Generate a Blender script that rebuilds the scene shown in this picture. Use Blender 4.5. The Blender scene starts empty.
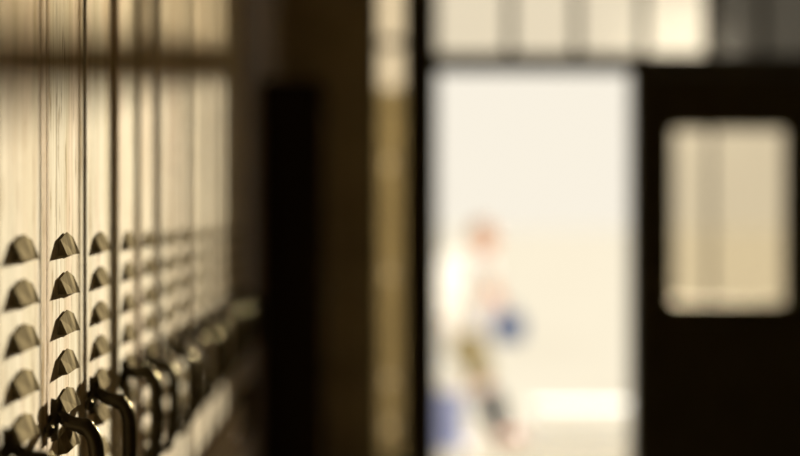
import bpy, bmesh, math, random
from mathutils import Vector, Matrix
random.seed(7)
S = bpy.context.scene
C = S.collection
EYE = 1.3
D = 0.342            # lateral distance camera - locker fronts
F = 1882.0
ENT = 9.4            # distance of the entrance screen
GZ = -0.3            # ground outside

# ------------------------------------------------------------------ materials
def mat(name, col, rough=0.6, metal=0.0, spec=0.5, noise=None, col2=None, bump=0.0, stretch=(1, 1, 1), coat=0.0):
    m = bpy.data.materials.new(name); m.use_nodes = True
    nt = m.node_tree; b = nt.nodes['Principled BSDF']
    b.inputs['Base Color'].default_value = (*col, 1)
    b.inputs['Roughness'].default_value = rough
    b.inputs['Metallic'].default_value = metal
    b.inputs['Specular IOR Level'].default_value = spec
    b.inputs['Coat Weight'].default_value = coat
    if noise:
        tc = nt.nodes.new('ShaderNodeTexCoord'); mp = nt.nodes.new('ShaderNodeMapping')
        mp.inputs['Scale'].default_value = stretch
        n = nt.nodes.new('ShaderNodeTexNoise'); n.inputs['Scale'].default_value = noise
        n.inputs['Detail'].default_value = 6
        r = nt.nodes.new('ShaderNodeValToRGB')
        r.color_ramp.elements[0].position = .35; r.color_ramp.elements[1].position = .65
        r.color_ramp.elements[0].color = (*(col2 or [c*.75 for c in col]), 1)
        r.color_ramp.elements[1].color = (*col, 1)
        nt.links.new(tc.outputs['Object'], mp.inputs[0]); nt.links.new(mp.outputs[0], n.inputs['Vector'])
        nt.links.new(n.outputs['Fac'], r.inputs[0]); nt.links.new(r.outputs[0], b.inputs['Base Color'])
        if bump:
            bp = nt.nodes.new('ShaderNodeBump'); bp.inputs['Strength'].default_value = bump
            bp.inputs['Distance'].default_value = .002
            nt.links.new(n.outputs['Fac'], bp.inputs['Height']); nt.links.new(bp.outputs[0], b.inputs['Normal'])
    return m

def locker_paint():
    """cream enamel, streaked and stained with age"""
    m = bpy.data.materials.new('cream_enamel'); m.use_nodes = True
    nt = m.node_tree; b = nt.nodes['Principled BSDF']; N = nt.nodes.new; L = nt.links.new
    g = N('ShaderNodeNewGeometry')
    def noise(sc, scale, det=5, rgh=.6):
        mp = N('ShaderNodeMapping'); mp.inputs['Scale'].default_value = sc
        L(g.outputs['Position'], mp.inputs[0])
        n = N('ShaderNodeTexNoise'); n.inputs['Scale'].default_value = scale
        n.inputs['Detail'].default_value = det; n.inputs['Roughness'].default_value = rgh
        L(mp.outputs[0], n.inputs['Vector']); return n.outputs['Fac']
    def ramp(f, a, b_, ca, cb):
        r = N('ShaderNodeValToRGB'); e = r.color_ramp.elements
        e[0].position = a; e[1].position = b_; e[0].color = (*ca, 1); e[1].color = (*cb, 1)
        L(f, r.inputs[0]); return r.outputs[0]
    def mul(a, b_):
        x = N('ShaderNodeMix'); x.data_type = 'RGBA'; x.blend_type = 'MULTIPLY'
        x.inputs['Factor'].default_value = 1
        L(a, x.inputs[6]); L(b_, x.inputs[7]); return x.outputs[2]
    base = ramp(noise((1, 9, .35), 4), .34, .62, (.64, .55, .38), (.87, .80, .64))
    fine = ramp(noise((1, 60, 1.6), 3, 8, .7), .36, .50, (.80, .75, .66), (1, 1, 1))
    stain = ramp(noise((1, 14, 2.4), 3.1, 6, .7), .33, .44, (.42, .33, .22), (1, 1, 1))
    pink = ramp(noise((1, 5, 1.0), 2.3, 2), .45, .62, (1, 1, 1), (1.0, .93, .92))
    L(mul(mul(mul(base, fine), stain), pink), b.inputs['Base Color'])
    b.inputs['Roughness'].default_value = .6; b.inputs['Specular IOR Level'].default_value = 0
    bp = N('ShaderNodeBump'); bp.inputs['Strength'].default_value = .25; bp.inputs['Distance'].default_value = .0012
    L(noise((1, 30, 3), 5, 4), bp.inputs['Height']); L(bp.outputs[0], b.inputs['Normal'])
    return m

def glass(name, tint, gl=.06):
    m = bpy.data.materials.new(name); m.use_nodes = True
    nt = m.node_tree; nt.nodes.clear(); N = nt.nodes.new; L = nt.links.new
    o = N('ShaderNodeOutputMaterial'); t = N('ShaderNodeBsdfTransparent'); t.inputs[0].default_value = (*tint, 1)
    g = N('ShaderNodeBsdfGlossy'); g.inputs['Roughness'].default_value = .05
    x = N('ShaderNodeMixShader'); x.inputs[0].default_value = gl
    L(t.outputs[0], x.inputs[1]); L(g.outputs[0], x.inputs[2]); L(x.outputs[0], o.inputs[0])
    return m

PAINT = locker_paint()
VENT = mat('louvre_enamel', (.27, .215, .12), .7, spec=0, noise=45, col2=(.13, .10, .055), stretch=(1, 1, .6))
IRON = mat('dark_iron', (.045, .035, .017), .50, 1, noise=60, col2=(.022, .016, .007), bump=.3)
ni_ = IRON.node_tree; gi_ = ni_.nodes.new('ShaderNodeBsdfGlossy'); gi_.inputs['Color'].default_value = (.62, .52, .30, 1); gi_.inputs['Roughness'].default_value = .30
di_ = ni_.nodes.new('ShaderNodeBsdfDiffuse'); di_.inputs['Color'].default_value = (.022, .016, .008, 1); xi_ = ni_.nodes.new('ShaderNodeMixShader'); xi_.inputs[0].default_value = .035
ni_.links.new(di_.outputs[0], xi_.inputs[1]); ni_.links.new(gi_.outputs[0], xi_.inputs[2]); ni_.links.new(xi_.outputs[0], ni_.nodes['Material Output'].inputs[0])
DOORP = mat('dark_brown_paint', (.085, .066, .032), .6, spec=.05, noise=8, stretch=(4, 4, .5))
FRAMEP = mat('dark_frame_paint', (.085, .066, .034), .6, spec=.05, noise=8, stretch=(4, 4, .5))
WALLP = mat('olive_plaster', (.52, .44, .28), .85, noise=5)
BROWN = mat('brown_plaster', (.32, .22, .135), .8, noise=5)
CEIL = mat('ceiling_paint', (.75, .66, .46), .9, noise=3)
FLOORM = mat('brown_floor_tile', (.12, .092, .055), .7, spec=.1, noise=6)
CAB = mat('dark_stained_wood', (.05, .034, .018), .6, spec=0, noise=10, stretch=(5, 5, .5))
GROUND = mat('pale_concrete', (.66, .615, .52), 1.0, spec=0, noise=.6, col2=(.63, .58, .485))
WHITE = mat('white_render', (.93, .92, .89), .9, spec=.1, noise=3, col2=(.90, .89, .86))
STONE = mat('tan_stone', (.45, .43, .36), .9, spec=0, noise=6)
STEEL = mat('polished_steel', (.90, .90, .92), .06, 1.0)
BLUE = mat('blue_paint', (.34, .38, .66), .5, noise=6)
BAGM = mat('blue_canvas', (.10, .16, .36), .8, noise=25)
SKIN = mat('skin', (.84, .52, .41), .55, spec=.1, noise=9, col2=(.79, .47, .37))
HAIR = mat('reddish_hair', (.60, .38, .26), .6, noise=40, stretch=(1, 1, .2))
CLOTH = mat('white_cotton', (.95, .95, .94), .85, noise=15, col2=(.92, .92, .91))
nt_ = CLOTH.node_tree; tl_ = nt_.nodes.new('ShaderNodeBsdfTranslucent'); tl_.inputs[0].default_value = (.95, .94, .92, 1)
mx_ = nt_.nodes.new('ShaderNodeMixShader'); mx_.inputs[0].default_value = .2
nt_.links.new(nt_.nodes['Principled BSDF'].outputs[0], mx_.inputs[1]); nt_.links.new(tl_.outputs[0], mx_.inputs[2])
nt_.links.new(mx_.outputs[0], nt_.nodes['Material Output'].inputs[0])
KHAKI = mat('khaki_cotton', (.42, .34, .17), .85, noise=20)
DARKC = mat('dark_sock_knit', (.03, .028, .035), .8, noise=30)
SHOE = mat('orange_shoe_leather', (.65, .22, .10), .5, noise=20)
EYEW = mat('eye_white', (.8, .8, .78), .6, spec=0, noise=5)
LIP = mat('lip_skin', (.60, .24, .20), .5, noise=9)
GLASS = glass('dusty_glass', (.965, .93, .86), .05)
AMBER = glass('amber_sidelight_glass', (.84, .78, .66), .05)
GLASS2 = glass('dusty_door_glass', (.88, .83, .73), .05)
SMOKE = glass('smoked_glass', (.30, .29, .27), .04)
FROST = mat('frosted_tan_glass', (.2, .17, .12), .6)
fn_ = FROST.node_tree; ft_ = fn_.nodes.new('ShaderNodeBsdfTranslucent'); ft_.inputs[0].default_value = (.13, .11, .08, 1); fn_.links.new(ft_.outputs[0], fn_.nodes['Material Output'].inputs[0])
BRASS = mat('worn_brass', (.80, .62, .30), .18, 1.0, noise=40)

# ------------------------------------------------------------------ helpers
def link(name, bm, m, parent=None, smooth=False):
    me = bpy.data.meshes.new(name); bmesh.ops.recalc_face_normals(bm, faces=bm.faces[:])
    bm.to_mesh(me); bm.free(); me.materials.append(m)
    if smooth:
        for p in me.polygons: p.use_smooth = True
    o = bpy.data.objects.new(name, me); C.objects.link(o)
    if parent: o.parent = parent
    return o
def box(bm, x0, x1, y0, y1, z0, z1, bev=0.0):
    r = bmesh.ops.create_cube(bm, size=1)
    for v in r['verts']:
        v.co = Vector(((x0+x1)/2 + v.co.x*(x1-x0), (y0+y1)/2 + v.co.y*(y1-y0), (z0+z1)/2 + v.co.z*(z1-z0)))
    if bev:
        es = list({e for v in r['verts'] for e in v.link_edges})
        bmesh.ops.bevel(bm, geom=es, offset=bev, segments=2, affect='EDGES', profile=.5)
def tube(bm, pts, rads, n=12, squash=1.0):
    """swept round bar through pts; squash flattens it along the second axis"""
    pts = [Vector(p) for p in pts]; rings = []
    for i, p in enumerate(pts):
        t = (pts[min(i+1, len(pts)-1)] - pts[max(i-1, 0)]).normalized()
        a = Vector((0, 1, 0)); a = (a - t*a.dot(t))
        a = a.normalized() if a.length > 1e-3 else Vector((1, 0, 0))
        b = t.cross(a); r = rads[i] if isinstance(rads, (list, tuple)) else rads
        rings.append([bm.verts.new(p + a*r*squash*math.cos(2*math.pi*k/n) + b*r*math.sin(2*math.pi*k/n)) for k in range(n)])
    for q in range(len(rings)-1):
        for k in range(n):
            bm.faces.new((rings[q][k], rings[q][(k+1) % n], rings[q+1][(k+1) % n], rings[q+1][k]))
    bm.faces.new(rings[0][::-1]); bm.faces.new(rings[-1])
def ellip(bm, c, r, seg=20, rings=12, rot=None):
    M = Matrix.Translation(c) @ (rot or Matrix()) @ Matrix.Diagonal((*r, 1))
    bmesh.ops.create_uvsphere(bm, u_segments=seg, v_segments=rings, radius=1, matrix=M)
def smoothpath(pts, n=5):
    P = [Vector(p) for p in pts]; out = []
    for i in range(len(P)-1):
        p0, p1, p2, p3 = P[max(i-1, 0)], P[i], P[i+1], P[min(i+2, len(P)-1)]
        for k in range(n):
            t = k/n
            out.append(.5*((2*p1)+(p2-p0)*t+(2*p0-5*p1+4*p2-p3)*t*t+(3*p1-p0-3*p2+p3)*t**3))
    out.append(P[-1]); return out
def empty(name, loc, label=None, cat=None, group=None):
    o = bpy.data.objects.new(name, None); C.objects.link(o); o.location = loc; o.empty_display_size = .1
    if label: o['label'] = label
    if cat: o['category'] = cat
    if group: o['group'] = group
    return o
def tag(o, label=None, cat=None, group=None, kind=None):
    for k, v in (('label', label), ('category', cat), ('group', group), ('kind', kind)):
        if v: o[k] = v
    return o
def struct(name, bm, m, label):
    return tag(link(name, bm, m), label, None, None, 'structure')

# ------------------------------------------------------------------ room shell
XR, XL, YB, CZ = 2.75, -.85, -2.6, 3.0
bm = bmesh.new(); box(bm, XL-.2, XR+.2, YB-.2, ENT+.12, -.35, 0); struct('floor', bm, FLOORM, 'dark brown tiled floor of the hallway')
bm = bmesh.new(); box(bm, XL-.2, XR+.2, YB-.2, ENT+.12, CZ, CZ+.2); struct('ceiling', bm, CEIL, 'dim painted ceiling of the hallway')
bm = bmesh.new(); box(bm, XR, XR+.2, YB-.2, ENT+.12, 0, CZ); struct('wall_right', bm, WALLP, 'plain plaster wall on the right of the hallway')
bm = bmesh.new(); box(bm, XL-.2, XR+.2, YB-.2, YB, 0, CZ); struct('wall_back', bm, WALLP, 'plain plaster wall behind the viewpoint')
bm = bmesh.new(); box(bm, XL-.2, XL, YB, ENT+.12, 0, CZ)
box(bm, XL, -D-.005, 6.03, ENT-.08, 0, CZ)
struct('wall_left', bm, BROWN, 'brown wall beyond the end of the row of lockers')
Y0, Y1 = ENT-.08, ENT+.12
bm = bmesh.new(); box(bm, XL, .125, Y0, Y1, 0, CZ); box(bm, .125, XR, Y0, Y1, 2.75, CZ)
box(bm, 2.52, XR, Y0, Y1, 0, 2.75); box(bm, .125, .30, Y0, Y1, 0, .12)
struct('wall_front', bm, WALLP, 'olive brown plaster wall around the glazed entrance')
# entrance frame
bm = bmesh.new(); box(bm, .29, .435, Y0+.02, Y1-.02, 0, 2.75, .004); box(bm, .435, 2.52, Y0+.02, Y1-.02, 2.054, 2.139, .004)
box(bm, 1.410, 1.505, Y0+.02, Y1-.02, 0, 2.054, .004); box(bm, 2.47, 2.52, Y0+.02, Y1-.02, 0, 2.054, .004)
struct('trim_1', bm, FRAMEP, 'dark post and bar of the entrance frame')
# transom window with glazing bars
px = lambda X: (X-350)/F*ENT
bm = bmesh.new()
for X, w in ((510, .040), (577, .040), (644, .040), (712, .06), (764, .035)):
    box(bm, px(X)-w/2, px(X)+w/2, ENT-.02, ENT+.02, 2.139, 2.75)
box(bm, .435, 2.52, ENT-.02, ENT+.02, 2.72, 2.75)
tr = struct('window_1', bm, FRAMEP, 'long transom window with thin glazing bars over the doors')
bm = bmesh.new(); box(bm, .435, px(712), ENT-.003, ENT+.003, 2.139, 2.75); link('clear_pane', bm, GLASS, tr)
bm = bmesh.new(); box(bm, px(712), 2.52, ENT-.003, ENT+.003, 2.139, 2.75)
tag(link('smoked_pane', bm, SMOKE, tr), 'dark grey smoked glass panes')
# narrow sidelight left of post
bm = bmesh.new(); box(bm, .125, .150, ENT-.02, ENT+.02, .12, 2.75); box(bm, .262, .29, ENT-.02, ENT+.02, .12, 2.75); box(bm, .150, .262, ENT-.02, ENT+.02, 2.175, 2.21)
sl = struct('window_2', bm, FRAMEP, 'narrow tall sidelight window left of the dark post')
bm = bmesh.new(); box(bm, .137, .29, ENT-.003, ENT+.003, .12, 1.97); link('pane', bm, AMBER, sl)
bm = bmesh.new(); v_ = [bm.verts.new(q) for q in ((.137, ENT, 1.97), (.29, ENT, 1.97), (.29, ENT, 2.75), (.137, ENT, 2.75))]; bm.faces.new(v_); bmesh.ops.translate(bm, vec=(0, 0, 0), verts=bm.verts); tag(link('frosted_pane', bm, FROST, sl), 'frosted tan upper pane glowing with daylight')
# closed right door leaf with its window
bm = bmesh.new(); wx0, wx1, wz0, wz1 = 1.618, 2.180, .900, 1.762
y0, y1 = ENT-.022, ENT+.022
box(bm, 1.508, wx0, y0, y1, .01, 2.050, .002); box(bm, wx1, 2.466, y0, y1, .01, 2.050, .002)
box(bm, wx0, wx1, y0, y1, wz1, 2.050, .002); box(bm, wx0, wx1, y0, y1, .01, wz0, .002)
dr = struct('door_1', bm, DOORP, 'closed dark brown entrance door with a square window')
bm = bmesh.new(); box(bm, wx0, wx1, ENT-.003, ENT+.003, wz0, wz1); link('pane', bm, GLASS2, dr)
bm = bmesh.new(); box(bm, px(712)-.012, px(712)+.012, ENT-.012, ENT+.012, wz0, wz1); link('glazing_bar', bm, DOORP, dr)
bm = bmesh.new(); tube(bm, [(1.54, y0+.0, 1.02), (1.54, y0-.05, 1.02)], .009); tube(bm, smoothpath([(1.54, y0-.05, 1.02), (1.55, y0-.055, 1.02), (1.60, y0-.055, 1.015)]), .010)
link('door_handle', bm, BRASS, dr, True)

# ------------------------------------------------------------------ dark corner cupboard
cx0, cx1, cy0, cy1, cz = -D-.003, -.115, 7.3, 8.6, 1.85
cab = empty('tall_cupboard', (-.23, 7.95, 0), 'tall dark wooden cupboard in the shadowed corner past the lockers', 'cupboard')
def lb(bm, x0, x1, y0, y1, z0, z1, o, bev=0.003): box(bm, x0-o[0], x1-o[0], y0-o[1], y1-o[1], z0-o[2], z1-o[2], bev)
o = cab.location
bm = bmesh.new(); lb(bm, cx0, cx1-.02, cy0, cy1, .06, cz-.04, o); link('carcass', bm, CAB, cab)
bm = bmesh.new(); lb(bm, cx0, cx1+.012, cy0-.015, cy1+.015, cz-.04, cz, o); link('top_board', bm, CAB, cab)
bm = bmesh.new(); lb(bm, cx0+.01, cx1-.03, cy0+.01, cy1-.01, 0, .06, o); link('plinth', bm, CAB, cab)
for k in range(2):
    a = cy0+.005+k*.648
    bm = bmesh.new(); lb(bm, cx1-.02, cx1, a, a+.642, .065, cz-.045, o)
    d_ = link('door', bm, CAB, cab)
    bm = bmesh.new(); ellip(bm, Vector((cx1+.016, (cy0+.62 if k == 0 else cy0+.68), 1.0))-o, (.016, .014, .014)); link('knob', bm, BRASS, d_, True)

# ------------------------------------------------------------------ lockers
PITCH, N_L, H_L = .30, 14, 2.18
def carcass_bm():
    bm = bmesh.new()
    box(bm, -.44, -.012, 0.001, PITCH-.001, 0, H_L)                       # box body
    for a, b_ in ((0.0006, .0155), (PITCH-.0155, PITCH-.0006)):          # front flanges
        box(bm, -.013, .0006, a, b_, 0, H_L, .0006)
    box(bm, -.013, .0006, .0155, PITCH-.0155, 0, .075); box(bm, -.013, .0006, .0155, PITCH-.0155, H_L-.05, H_L)
    return bm
def door_bm():
    # cross-section (u along the row, w outwards): rolled edges, a crease, a raised centre field
    p = [(.0210, -.012), (.0210, .0004), (.0215, .0009), (.0225, .0010), (.0255, .0006), (.0280, .0002), (.0330, .0002), (.0345, -.0008), (.0360, .0002),
         (.0910, .0002), (.0950, .0005), (.152, .0008), (.2090, .0005), (.2130, .0002),
         (.2630, .0002), (.2645, -.0008), (.2660, .0002), (.2720, .0002), (.2745, .0006), (.2775, .0010), (.2785, .0009), (.2790, .0004), (.2790, -.012)]
    bm = bmesh.new(); z0, z1 = .082, H_L-.057
    lo = [bm.verts.new((w, u, z0)) for u, w in p]; hi = [bm.verts.new((w, u, z1)) for u, w in p]
    for i in range(len(p)-1): bm.faces.new((lo[i], lo[i+1], hi[i+1], hi[i]))
    bm.faces.new((lo[0], lo[-1], hi[-1], hi[0])); bm.faces.new(lo); bm.faces.new(hi[::-1])
    return bm
def louvre_bm():
    # house-shaped pressed hood, its lip open underneath
    A, B, C_, D_, E = (.0, -.062, .001), (.0006, -.053, .0190), (.0012, 0, .0275), (.0008, .058, .0185), (.0, .106, 0)
    Fp, M, G = (.0086, -.050, .0004), (.0072, .033, .0012), (.0102, .049, .0004)
    bm = bmesh.new(); V = {k: bm.verts.new(v) for k, v in dict(A=A, B=B, C=C_, D=D_, E=E, F=Fp, M=M, G=G).items()}
    for f in ('ABF', 'BCMF', 'CDM', 'DGM', 'DEG'): bm.faces.new([V[k] for k in f])
    bmesh.ops.bevel(bm, geom=[e for e in bm.edges if not e.is_boundary], offset=.0007, segments=2, affect='EDGES', profile=.5)
    bmesh.ops.solidify(bm, geom=bm.faces[:], thickness=.0011)
    return bm
def grip_bm(up=0.0):
    bm = bmesh.new()
    pts = [(.003, 0, 0), (.009, .004, .000), (.017, .006, -.006), (.026, .006, -.009), (.036, .006, -.012),
           (.044, .006, -.022), (.048, .006, -.040), (.0485, .006, -.075), (.046, .006, -.110), (.040, .006, -.135), (.024, .006, -.150), (.004, .004, -.156)]
    pts = [(x, y, z + up*min(1, x/.03)*(1 if z > -.06 else 0)) for x, y, z in pts]
    P = smoothpath(pts, 4); n = len(P)
    tube(bm, P, [.0058 + .0032*math.sin(math.pi*i/(n-1))**.5 for i in range(n)], 12, 1.5)
    ellip(bm, (.0345, .006, -.0115 + up), (.0115, .0125, .0100), 14, 9)                # swelling at the elbow
    ellip(bm, (.004, .004, -.156), (.004, .014, .020), 14, 9)                          # lower foot
    return bm
def plate_bm():
    bm = bmesh.new()
    # cross-shaped cast plate with pointed tips (outline in y-z)
    out = [(0, .024), (.006, .018), (.007, .007), (.017, .005), (.021, 0), (.017, -.005), (.007, -.007), (.006, -.018),
           (0, -.026), (-.006, -.018), (-.007, -.007), (-.017, -.005), (-.021, 0), (-.017, .005), (-.007, .007), (-.006, .018)]
    lo = [bm.verts.new((.0005, y, z)) for y, z in out]; hi = [bm.verts.new((.0085, y*.82, z*.9)) for y, z in out]
    n = len(out)
    for i in range(n): bm.faces.new((lo[i], lo[(i+1) % n], hi[(i+1) % n], hi[i]))
    bm.faces.new(hi); bm.faces.new(lo[::-1])
    ellip(bm, (.009, 0, .016), (.004, .004, .009), 12, 8)
    return bm
def bar_bm():
    bm = bmesh.new()
    tube(bm, smoothpath([(.006, .0, 0), (.006, -.02, -.001), (.0065, -.045, -.004), (.006, -.068, -.009)]), [.0040]*5+[.0046]*5+[.0056]*5+[.0030], 10)
    ellip(bm, (.0055, -.058, -.007), (.006, .013, .008), 12, 8)
    return bm

BASE = bpy.data.objects
def first_locker(loc):
    t = empty('locker', loc)
    car = link('carcass', carcass_bm(), PAINT, t)
    d = link('door', door_bm(), PAINT, t)
    for k in range(8):
        l = (link('louvre', louvre_bm(), VENT, d) if k == 0 else LV.copy())
        if k: C.objects.link(l); l.parent = d
        else: LV = l
        l.location = (.0016, .152, EYE-.0405-.0462*k)
        l.rotation_euler = (0, 0, 0)
    pl = link('latch_plate', plate_bm(), IRON, d); pl.location = (.002, .037, EYE-.224)
    lb_ = link('latch_bar', bar_bm(), IRON, d); lb_.location = (.004, .037, EYE-.224)
    g = link('pull_handle', grip_bm(), IRON, d, True); g.location = (.005, .037, EYE-.222)
    for o_ in (pl, lb_): 
        for p in o_.data.polygons: p.use_smooth = (o_ is lb_)
    return t
GRIP_UP = None
labels = [
 'nearest cream locker, cut by the left edge of the photo, its louvres softly blurred',
 'cream locker with the sharpest louvres in the row and a dark latch in focus',
 'slightly blurred cream locker just right of the sharpest one, its dark grip fully in view',
 'fourth cream locker from the left, black grip arching highest before the blur thickens',
 'fifth cream locker from the left, sunlit, between two wide dark seams',
 'sixth cream locker from the left, sunlit and heavily blurred',
 'seventh cream locker from the left, among the last brightly sunlit ones',
 'eighth cream locker from the left, midway along the row, heavily blurred',
 'ninth cream locker from the left, where the sunlight starts to dim',
 'tenth cream locker from the left, fifth from the dark end of the row',
 'fourth cream locker from the dark far end of the row',
 'third cream locker from the dark far end of the row',
 'last but one cream locker at the shaded far end of the row',
 'farthest cream locker, in shade where the row meets the brown wall']
root0 = first_locker((-D, 2.11-PITCH, 0))
lockers = [root0]
for i in range(1, N_L):
    r = root0.copy(); C.objects.link(r); r.location = (-D, 2.11+PITCH*(i-1), 0)
    for ch in list(root0.children):
        c = ch.copy(); C.objects.link(c); c.parent = r
        for g in ch.children:
            e = g.copy(); C.objects.link(e); e.parent = c
    lockers.append(r)
gu = link('tmp', grip_bm(.014), IRON, None, True); upmesh = gu.data; upmesh.name = 'pull_handle_raised'; bpy.data.objects.remove(gu)
for i, t in enumerate(lockers):
    tag(t, labels[i], 'locker', 'cream lockers in a row')
    rr = random.Random(i*31+5)
    if i >= 2:                                   # these doors do not close quite flush
        a_ = math.radians((.5, 1.5, 1.0, 2.0, 1.2, 2.3, 1.0, 1.9, 1.4, 2.2, .9, 1.6)[i-2])
        for ch in t.children:
            if ch.name.startswith('door'):
                ch.rotation_euler.z = a_; ch.location = (.279*math.sin(a_), .279*(1-math.cos(a_)), 0)
    for ch in t.children:
        for g in ch.children:
            if g.name.startswith('louvre'):
                g.location.y += rr.uniform(-.0015, .0015); g.location.z += rr.uniform(-.0008, .0008)
                g.rotation_euler = (rr.uniform(-.010, .010), 0, rr.uniform(-.012, .012))
            if g.name.startswith('pull_handle') and i in (3, 6, 9, 10):
                g.data = upmesh

# added dark board, standing in for a dark region low on the far lockers
r = empty('added_dark_board', (-D, 3.8, .74), 'added dark horizontal board running along the lockers below their grips', 'rail')
bm = bmesh.new(); box(bm, .0165, .036, 1.83-3.8, 6.0-3.8, -.09, .06, .004); link('board', bm, CAB, r)
for k in range(14):
    bm = bmesh.new(); y_ = 2.11-3.8+.3*k; box(bm, .0010, .0165, y_-.013, y_+.013, -.05, .02, .001); link('bracket', bm, CAB, r)
for k in range(7):
    bm = bmesh.new(); ellip(bm, (.0365, 2.11-3.8+.6*k, -.015), (.004, .007, .007), 12, 8); link('screw_cap', bm, BRASS, r, True)

# ------------------------------------------------------------------ outside
bm = bmesh.new(); box(bm, -150, 150, ENT+.13, 400, GZ-.1, GZ)
struct('ground', bm, GROUND, 'pale sunlit paving outside the entrance')
bm = bmesh.new(); box(bm, -.5, 3.2, ENT+.13, 10.8, GZ, -.01, .01); box(bm, -.5, 3.2, 10.8, 11.15, GZ, -.155, .01)
struct('trim_2', bm, GROUND, 'pale doorstep outside the entrance')
bm = bmesh.new(); box(bm, 1.30, 2.115, 13.4, 13.75, GZ, GZ+.275, .015)
tag(link('low_wall', bm, WHITE), 'low white wall on the paving at the bottom of the open doorway', 'wall')
# tan gate pillar seen through the sidelight
p = empty('stone_pillar', (.29, 10.37, -.01), 'tan stone pillar with metal studs seen through the narrow sidelight', 'pillar')
ph = EYE+(222-88)/F*10.2+.01
bm = bmesh.new(); box(bm, -.155, .155, -.16, .16, 0, ph-.10, .01); link('shaft', bm, STONE, p)
bm = bmesh.new(); box(bm, -.17, .17, -.17, .17, ph-.10, ph, .015); link('capstone', bm, STONE, p)
for Y in (165, 275, 380, 428):
    bm = bmesh.new(); ellip(bm, (-.065, -.165, EYE-(Y-222)/F*10.2+.01), (.035, .025, .035)); tag(link('stud', bm, STEEL, p, True), 'shiny round metal stud')
# bollard
bx = (449-350)/F*13.3
b_ = empty('bollard', (bx, 13.3, GZ), 'low blue bollard topped by a bright white ball beside the walking person', 'bollard')
bz = EYE-(378-222)/F*13.3-GZ
bm = bmesh.new(); tube(bm, [(0, 0, 0), (0, 0, .02), (0, 0, .03), (0, 0, bz-.12), (0, 0, bz-.08)], [.15, .15, .11, .11, .06], 24); link('post', bm, BLUE, b_, True)
bm = bmesh.new(); ellip(bm, (0, 0, bz), (.12, .12, .12), 32, 20); link('ball', bm, WHITE, b_, True)

# ------------------------------------------------------------------ person
PX, PY = .88, 13.8
def P3(X, Y, dy=0.0):   # photo direction -> place in the person's plane, relative to its base
    return Vector(((X-350)/F*PY-PX, dy, EYE-(Y-222)/F*PY-GZ))
per = empty('person', (PX, PY, GZ), 'person in a white shirt and khaki shorts walking past outside the open doorway', 'person')
def skin_mesh(name, verts, edges, rad, m, parent, root=0, sub=2):
    me = bpy.data.meshes.new(name); me.from_pydata([tuple(v) for v in verts], edges, []); me.update()
    o = bpy.data.objects.new(name, me); C.objects.link(o)
    md = o.modifiers.new('skin', 'SKIN'); md.use_smooth_shade = True
    if not me.skin_vertices: 
        bpy.context.view_layer.objects.active = o
    sv = me.skin_vertices[0].data
    for i, q in enumerate(rad):
        sv[i].radius = q if isinstance(q, tuple) else (q, q); sv[i].use_root = (i == root)
    ss = o.modifiers.new('sub', 'SUBSURF'); ss.levels = sub; ss.render_levels = sub
    bpy.context.view_layer.update()
    dg = bpy.context.evaluated_depsgraph_get()
    me2 = bpy.data.meshes.new_from_object(o.evaluated_get(dg)); 
    bpy.data.objects.remove(o)
    me2.materials.clear(); me2.materials.append(m)
    for pl_ in me2.polygons: pl_.use_smooth = True
    n = bpy.data.objects.new(name, me2); C.objects.link(n); n.parent = parent
    return n
pel = P3(468, 338); wst = P3(474, 318); che = P3(480, 288); nck = P3(482, 256); nk2 = P3(481, 249); hd = P3(484, 238)
sL, sR = P3(482, 268, -.17), P3(482, 268, .17)
eL, wL = P3(494, 294, -.20), P3(503, 307, -.17)            # near arm bends forward, holding the bag
eR, wR = P3(458, 298, .22), P3(452, 330, .20)               # far arm swings back
hipL, hipR = P3(468, 343, -.09), P3(468, 343, .09)
kL, aL, tL = P3(484, 384, -.10), P3(500, 430, -.09), P3(516, 436, -.09)
kR, aR, tR = P3(462, 388, .09), P3(440, 424, .09), P3(450, 438, .09)
V = [pel, wst, che, nck, nk2, hd, sL, eL, wL, sR, eR, wR, hipL, kL, aL, tL, hipR, kR, aR, tR]
E = [(0, 1), (1, 2), (2, 3), (3, 4), (4, 5), (2, 6), (6, 7), (7, 8), (2, 9), (9, 10), (10, 11), (0, 12), (12, 13), (13, 14), (14, 15), (0, 16), (16, 17), (17, 18), (18, 19)]
R = [(.13, .10), (.12, .10), (.14, .12), (.06, .06), (.055, .055), (.075, .085), .058, .042, .028, .058, .042, .028, .085, .058, .038, .032, .085, .058, .038, .032]
# fingers as chains rooted in the palms
def hand(iw, w, d, side):
    base = w + d*.045; V.append(base); R.append((.034, .018)); E.append((iw, len(V)-1)); bi = len(V)-1
    sd = Vector((0, 1, 0))
    for k in range(4):
        off = sd*(k-1.5)*.019
        a = base + d*.035 + off; b2 = a + d*.028*(1 - .12*abs(k-1.3)) + Vector((side*.008, 0, -.010)); c2 = b2 + Vector((side*-.004, 0, -.022))
        for j, q in enumerate((a, b2, c2)):
            V.append(q); R.append(.0088-.0008*j); E.append((bi if j == 0 else len(V)-2, len(V)-1))
    th = w + d*.022 + sd*.030
    for j, q in enumerate((th, th + d*.022 + sd*.010, th + d*.044 + sd*.006)):
        V.append(q); R.append(.0105-.001*j); E.append((iw if j == 0 else len(V)-2, len(V)-1))
hand(8, wL, (Vector((.25, 0, -1))).normalized(), 1)
hand(11, wR, (Vector((-.15, 0, -1))).normalized(), 1)
body = skin_mesh('body', V, E, R, SKIN, per)
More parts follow.
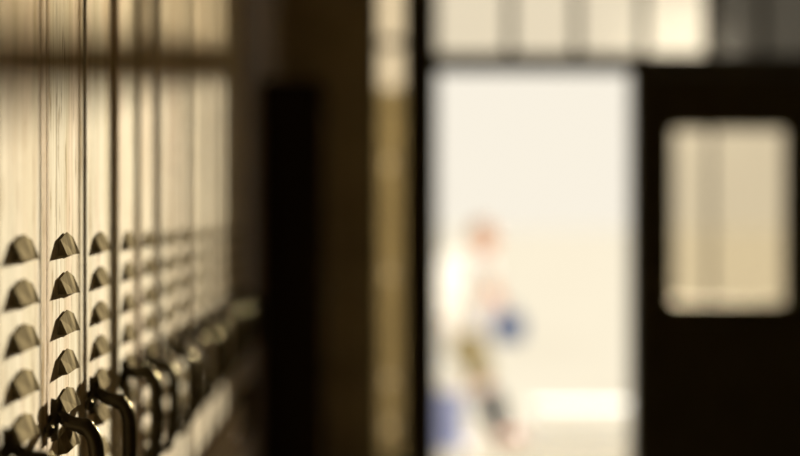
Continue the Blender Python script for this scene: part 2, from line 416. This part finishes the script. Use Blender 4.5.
# head with a face, looking along +x
hc = P3(485, 236.5)
bm = bmesh.new()
ellip(bm, hc, (.092, .074, .112), 28, 20)
ellip(bm, hc+Vector((.045, 0, -.055)), (.050, .052, .055), 20, 14)          # jaw and chin
ellip(bm, hc+Vector((.090, 0, -.018)), (.020, .013, .022), 14, 10)          # nose
for s in (-1, 1): ellip(bm, hc+Vector((-.005, s*.074, -.012)), (.018, .008, .030), 14, 10)   # ears
head = link('head', bm, SKIN, per, True)
for s in (-1, 1):
    bm = bmesh.new(); ellip(bm, hc+Vector((.080, s*.030, .006)), (.010, .013, .009), 14, 10); link('eye', bm, EYEW, head, True)
    bm = bmesh.new(); ellip(bm, hc+Vector((.086, s*.031, .027)), (.006, .017, .004), 12, 8); link('eyebrow', bm, HAIR, head, True)
bm = bmesh.new(); ellip(bm, hc+Vector((.087, 0, -.060)), (.009, .024, .009), 14, 10); link('mouth', bm, LIP, head, True)
bm = bmesh.new(); ellip(bm, hc+Vector((-.020, 0, .026)), (.094, .084, .104), 28, 18)
bmesh.ops.delete(bm, geom=[v for v in bm.verts if v.co.x-hc.x > .045 and v.co.z-hc.z < .075 or v.co.z-hc.z < -.075], context='VERTS')
bmesh.ops.solidify(bm, geom=bm.faces[:], thickness=.006); link('hair', bm, HAIR, per, True)
# shirt with sleeves and a loose tail
mid = lambda a, b, t: a+(b-a)*t
V2 = [P3(464, 352), P3(466, 335), wst, che, nck+Vector((-.005, 0, -.025)), sL, mid(sL, eL, .75), sR, mid(sR, eR, .85)]
skin_mesh('shirt', V2, [(0, 1), (1, 2), (2, 3), (3, 4), (3, 5), (5, 6), (3, 7), (7, 8)],
          [(.185, .155), (.175, .145), (.165, .140), (.180, .165), (.10, .09), .100, .074, .100, .074], CLOTH, per)
bm = bmesh.new()
for h_, k_ in ((hipL, kL), (hipR, kR)):
    tube(bm, smoothpath([h_+Vector((0, 0, .05)), h_, mid(h_, k_, .35), mid(h_, k_, .70), mid(h_, k_, .85)], 3), [.095]+[.112]*5+[.108]*4+[.102]*3, 20)
ellip(bm, pel+Vector((0, 0, .0)), (.145, .17, .13), 28, 16)
link('shorts', bm, KHAKI, per, True)
for k_, a_, in ((kL, aL), (kR, aR)):
    bm = bmesh.new(); P = [mid(k_, a_, t) for t in (.12, .35, .6, .85, 1.0)]; tube(bm, P, [.084, .096, .090, .080, .074], 16); link('boot_shaft', bm, DARKC, per, True)
for a_, t_ in ((aL, tL), (aR, tR)):
    dv = (t_-a_); bm = bmesh.new()
    tube(bm, smoothpath([a_-dv.normalized()*.05+Vector((0, 0, -.01)), a_+Vector((0, 0, -.012)), mid(a_, t_, .6), t_, t_+dv.normalized()*.05]), [.030]*3+[.044]*12+[.040]*3+[.036, .032, .018], 14)
    link('shoe', bm, SHOE, per, True)
# bag in the near hand
hb = P3(506, 316, -.17); g0 = Vector((PX, PY, GZ))
bag = empty('handbag', (hb.x+PX, PY-.17-.10, hb.z+GZ-.10), 'round blue canvas bag held in the hand of the walking person', 'bag')
bm = bmesh.new(); box(bm, -.115, .115, -.055, .055, -.08, .13, .05); link('bag_body', bm, BAGM, bag, True)
for s in (-1, 1):
    bm = bmesh.new(); tube(bm, smoothpath([(-.06, s*.03, .11), (-.05, s*.02, .17), (-.01, .0, .195), (.04, s*.02, .17), (.06, s*.03, .11)]), .006, 8); link('strap', bm, BAGM, bag, True)

# white backpack
PACK = CLOTH.copy(); PACK.name = 'white_nylon'
for n_ in PACK.node_tree.nodes:
    if n_.bl_idname == 'ShaderNodeMixShader': n_.inputs[0].default_value = .6
bc = P3(446, 288)
bp_ = empty('backpack', (bc.x+PX, PY, bc.z+GZ-.24), 'bulging white backpack worn by the walking person', 'backpack')
rot = Matrix.Rotation(math.radians(7), 4, 'Y')
bm = bmesh.new(); box(bm, -.115, .075, -.16, .16, 0, .48, .07); bmesh.ops.transform(bm, matrix=rot, verts=bm.verts); link('pack_body', bm, PACK, bp_, True)
bm = bmesh.new(); box(bm, -.165, -.10, -.12, .12, .05, .27, .03); bmesh.ops.transform(bm, matrix=rot, verts=bm.verts); link('front_pocket', bm, PACK, bp_, True)
for s_ in (-1, 1):
    bm = bmesh.new(); tube(bm, smoothpath([(.06, s_*.11, .43), (.13, s_*.105, .475), (.20, s_*.11, .485), (.265, s_*.11, .435), (.285, s_*.12, .33), (.25, s_*.165, .22), (.15, s_*.165, .13), (.06, s_*.14, .09)]), .011, 10)
    link('shoulder_strap', bm, PACK, bp_, True)
bm = bmesh.new(); tube(bm, smoothpath([(.06, -.05, .47), (.05, -.03, .51), (.05, .03, .51), (.06, .05, .47)]), .008, 8); link('top_loop', bm, PACK, bp_, True)

# ------------------------------------------------------------------ light
w = bpy.data.worlds.new('World'); S.world = w; w.use_nodes = True
nt = w.node_tree; bg = nt.nodes['Background']
tc = nt.nodes.new('ShaderNodeTexCoord'); sp = nt.nodes.new('ShaderNodeSeparateXYZ'); rp = nt.nodes.new('ShaderNodeValToRGB')
rp.color_ramp.elements[0].color = (.955, .885, .75, 1)
rp.color_ramp.elements[0].position = .12; rp.color_ramp.elements[1].position = .7; rp.color_ramp.elements[1].color = (.95, .95, .93, 1)
nt.links.new(tc.outputs['Generated'], sp.inputs[0]); nt.links.new(sp.outputs[2], rp.inputs[0]); nt.links.new(rp.outputs[0], bg.inputs[0])
bg.inputs[1].default_value = 1.0
sd = Vector((-.182, -1, -.0845)).normalized()
sun = bpy.data.lights.new('low_sun', 'SUN'); sun.energy = 22; sun.angle = math.radians(.75); sun.color = (1, .93, .78)
so = bpy.data.objects.new('low_sun', sun); C.objects.link(so); so.rotation_euler = sd.to_track_quat('-Z', 'Y').to_euler(); so.location = (4, 25, 5)

# ------------------------------------------------------------------ camera
cam = bpy.data.cameras.new('camera'); co = bpy.data.objects.new('camera', cam); C.objects.link(co); S.camera = co
co.location = (0, 0, EYE); co.rotation_euler = (math.radians(90)-6/F, 0, -50/F)
cam.sensor_width = 36; cam.lens = F/800*36; cam.clip_start = .05; cam.clip_end = 1000
cam.dof.use_dof = True; cam.dof.focus_distance = 2.23; cam.dof.aperture_fstop = 1.7
vs = S.view_settings; vs.view_transform = 'Standard'; vs.look = 'None'; vs.gamma = 1; vs.exposure = 0; vs.use_curve_mapping = False
S.cycles.use_denoising = True
S.cycles.max_bounces = 10; S.cycles.transparent_max_bounces = 12
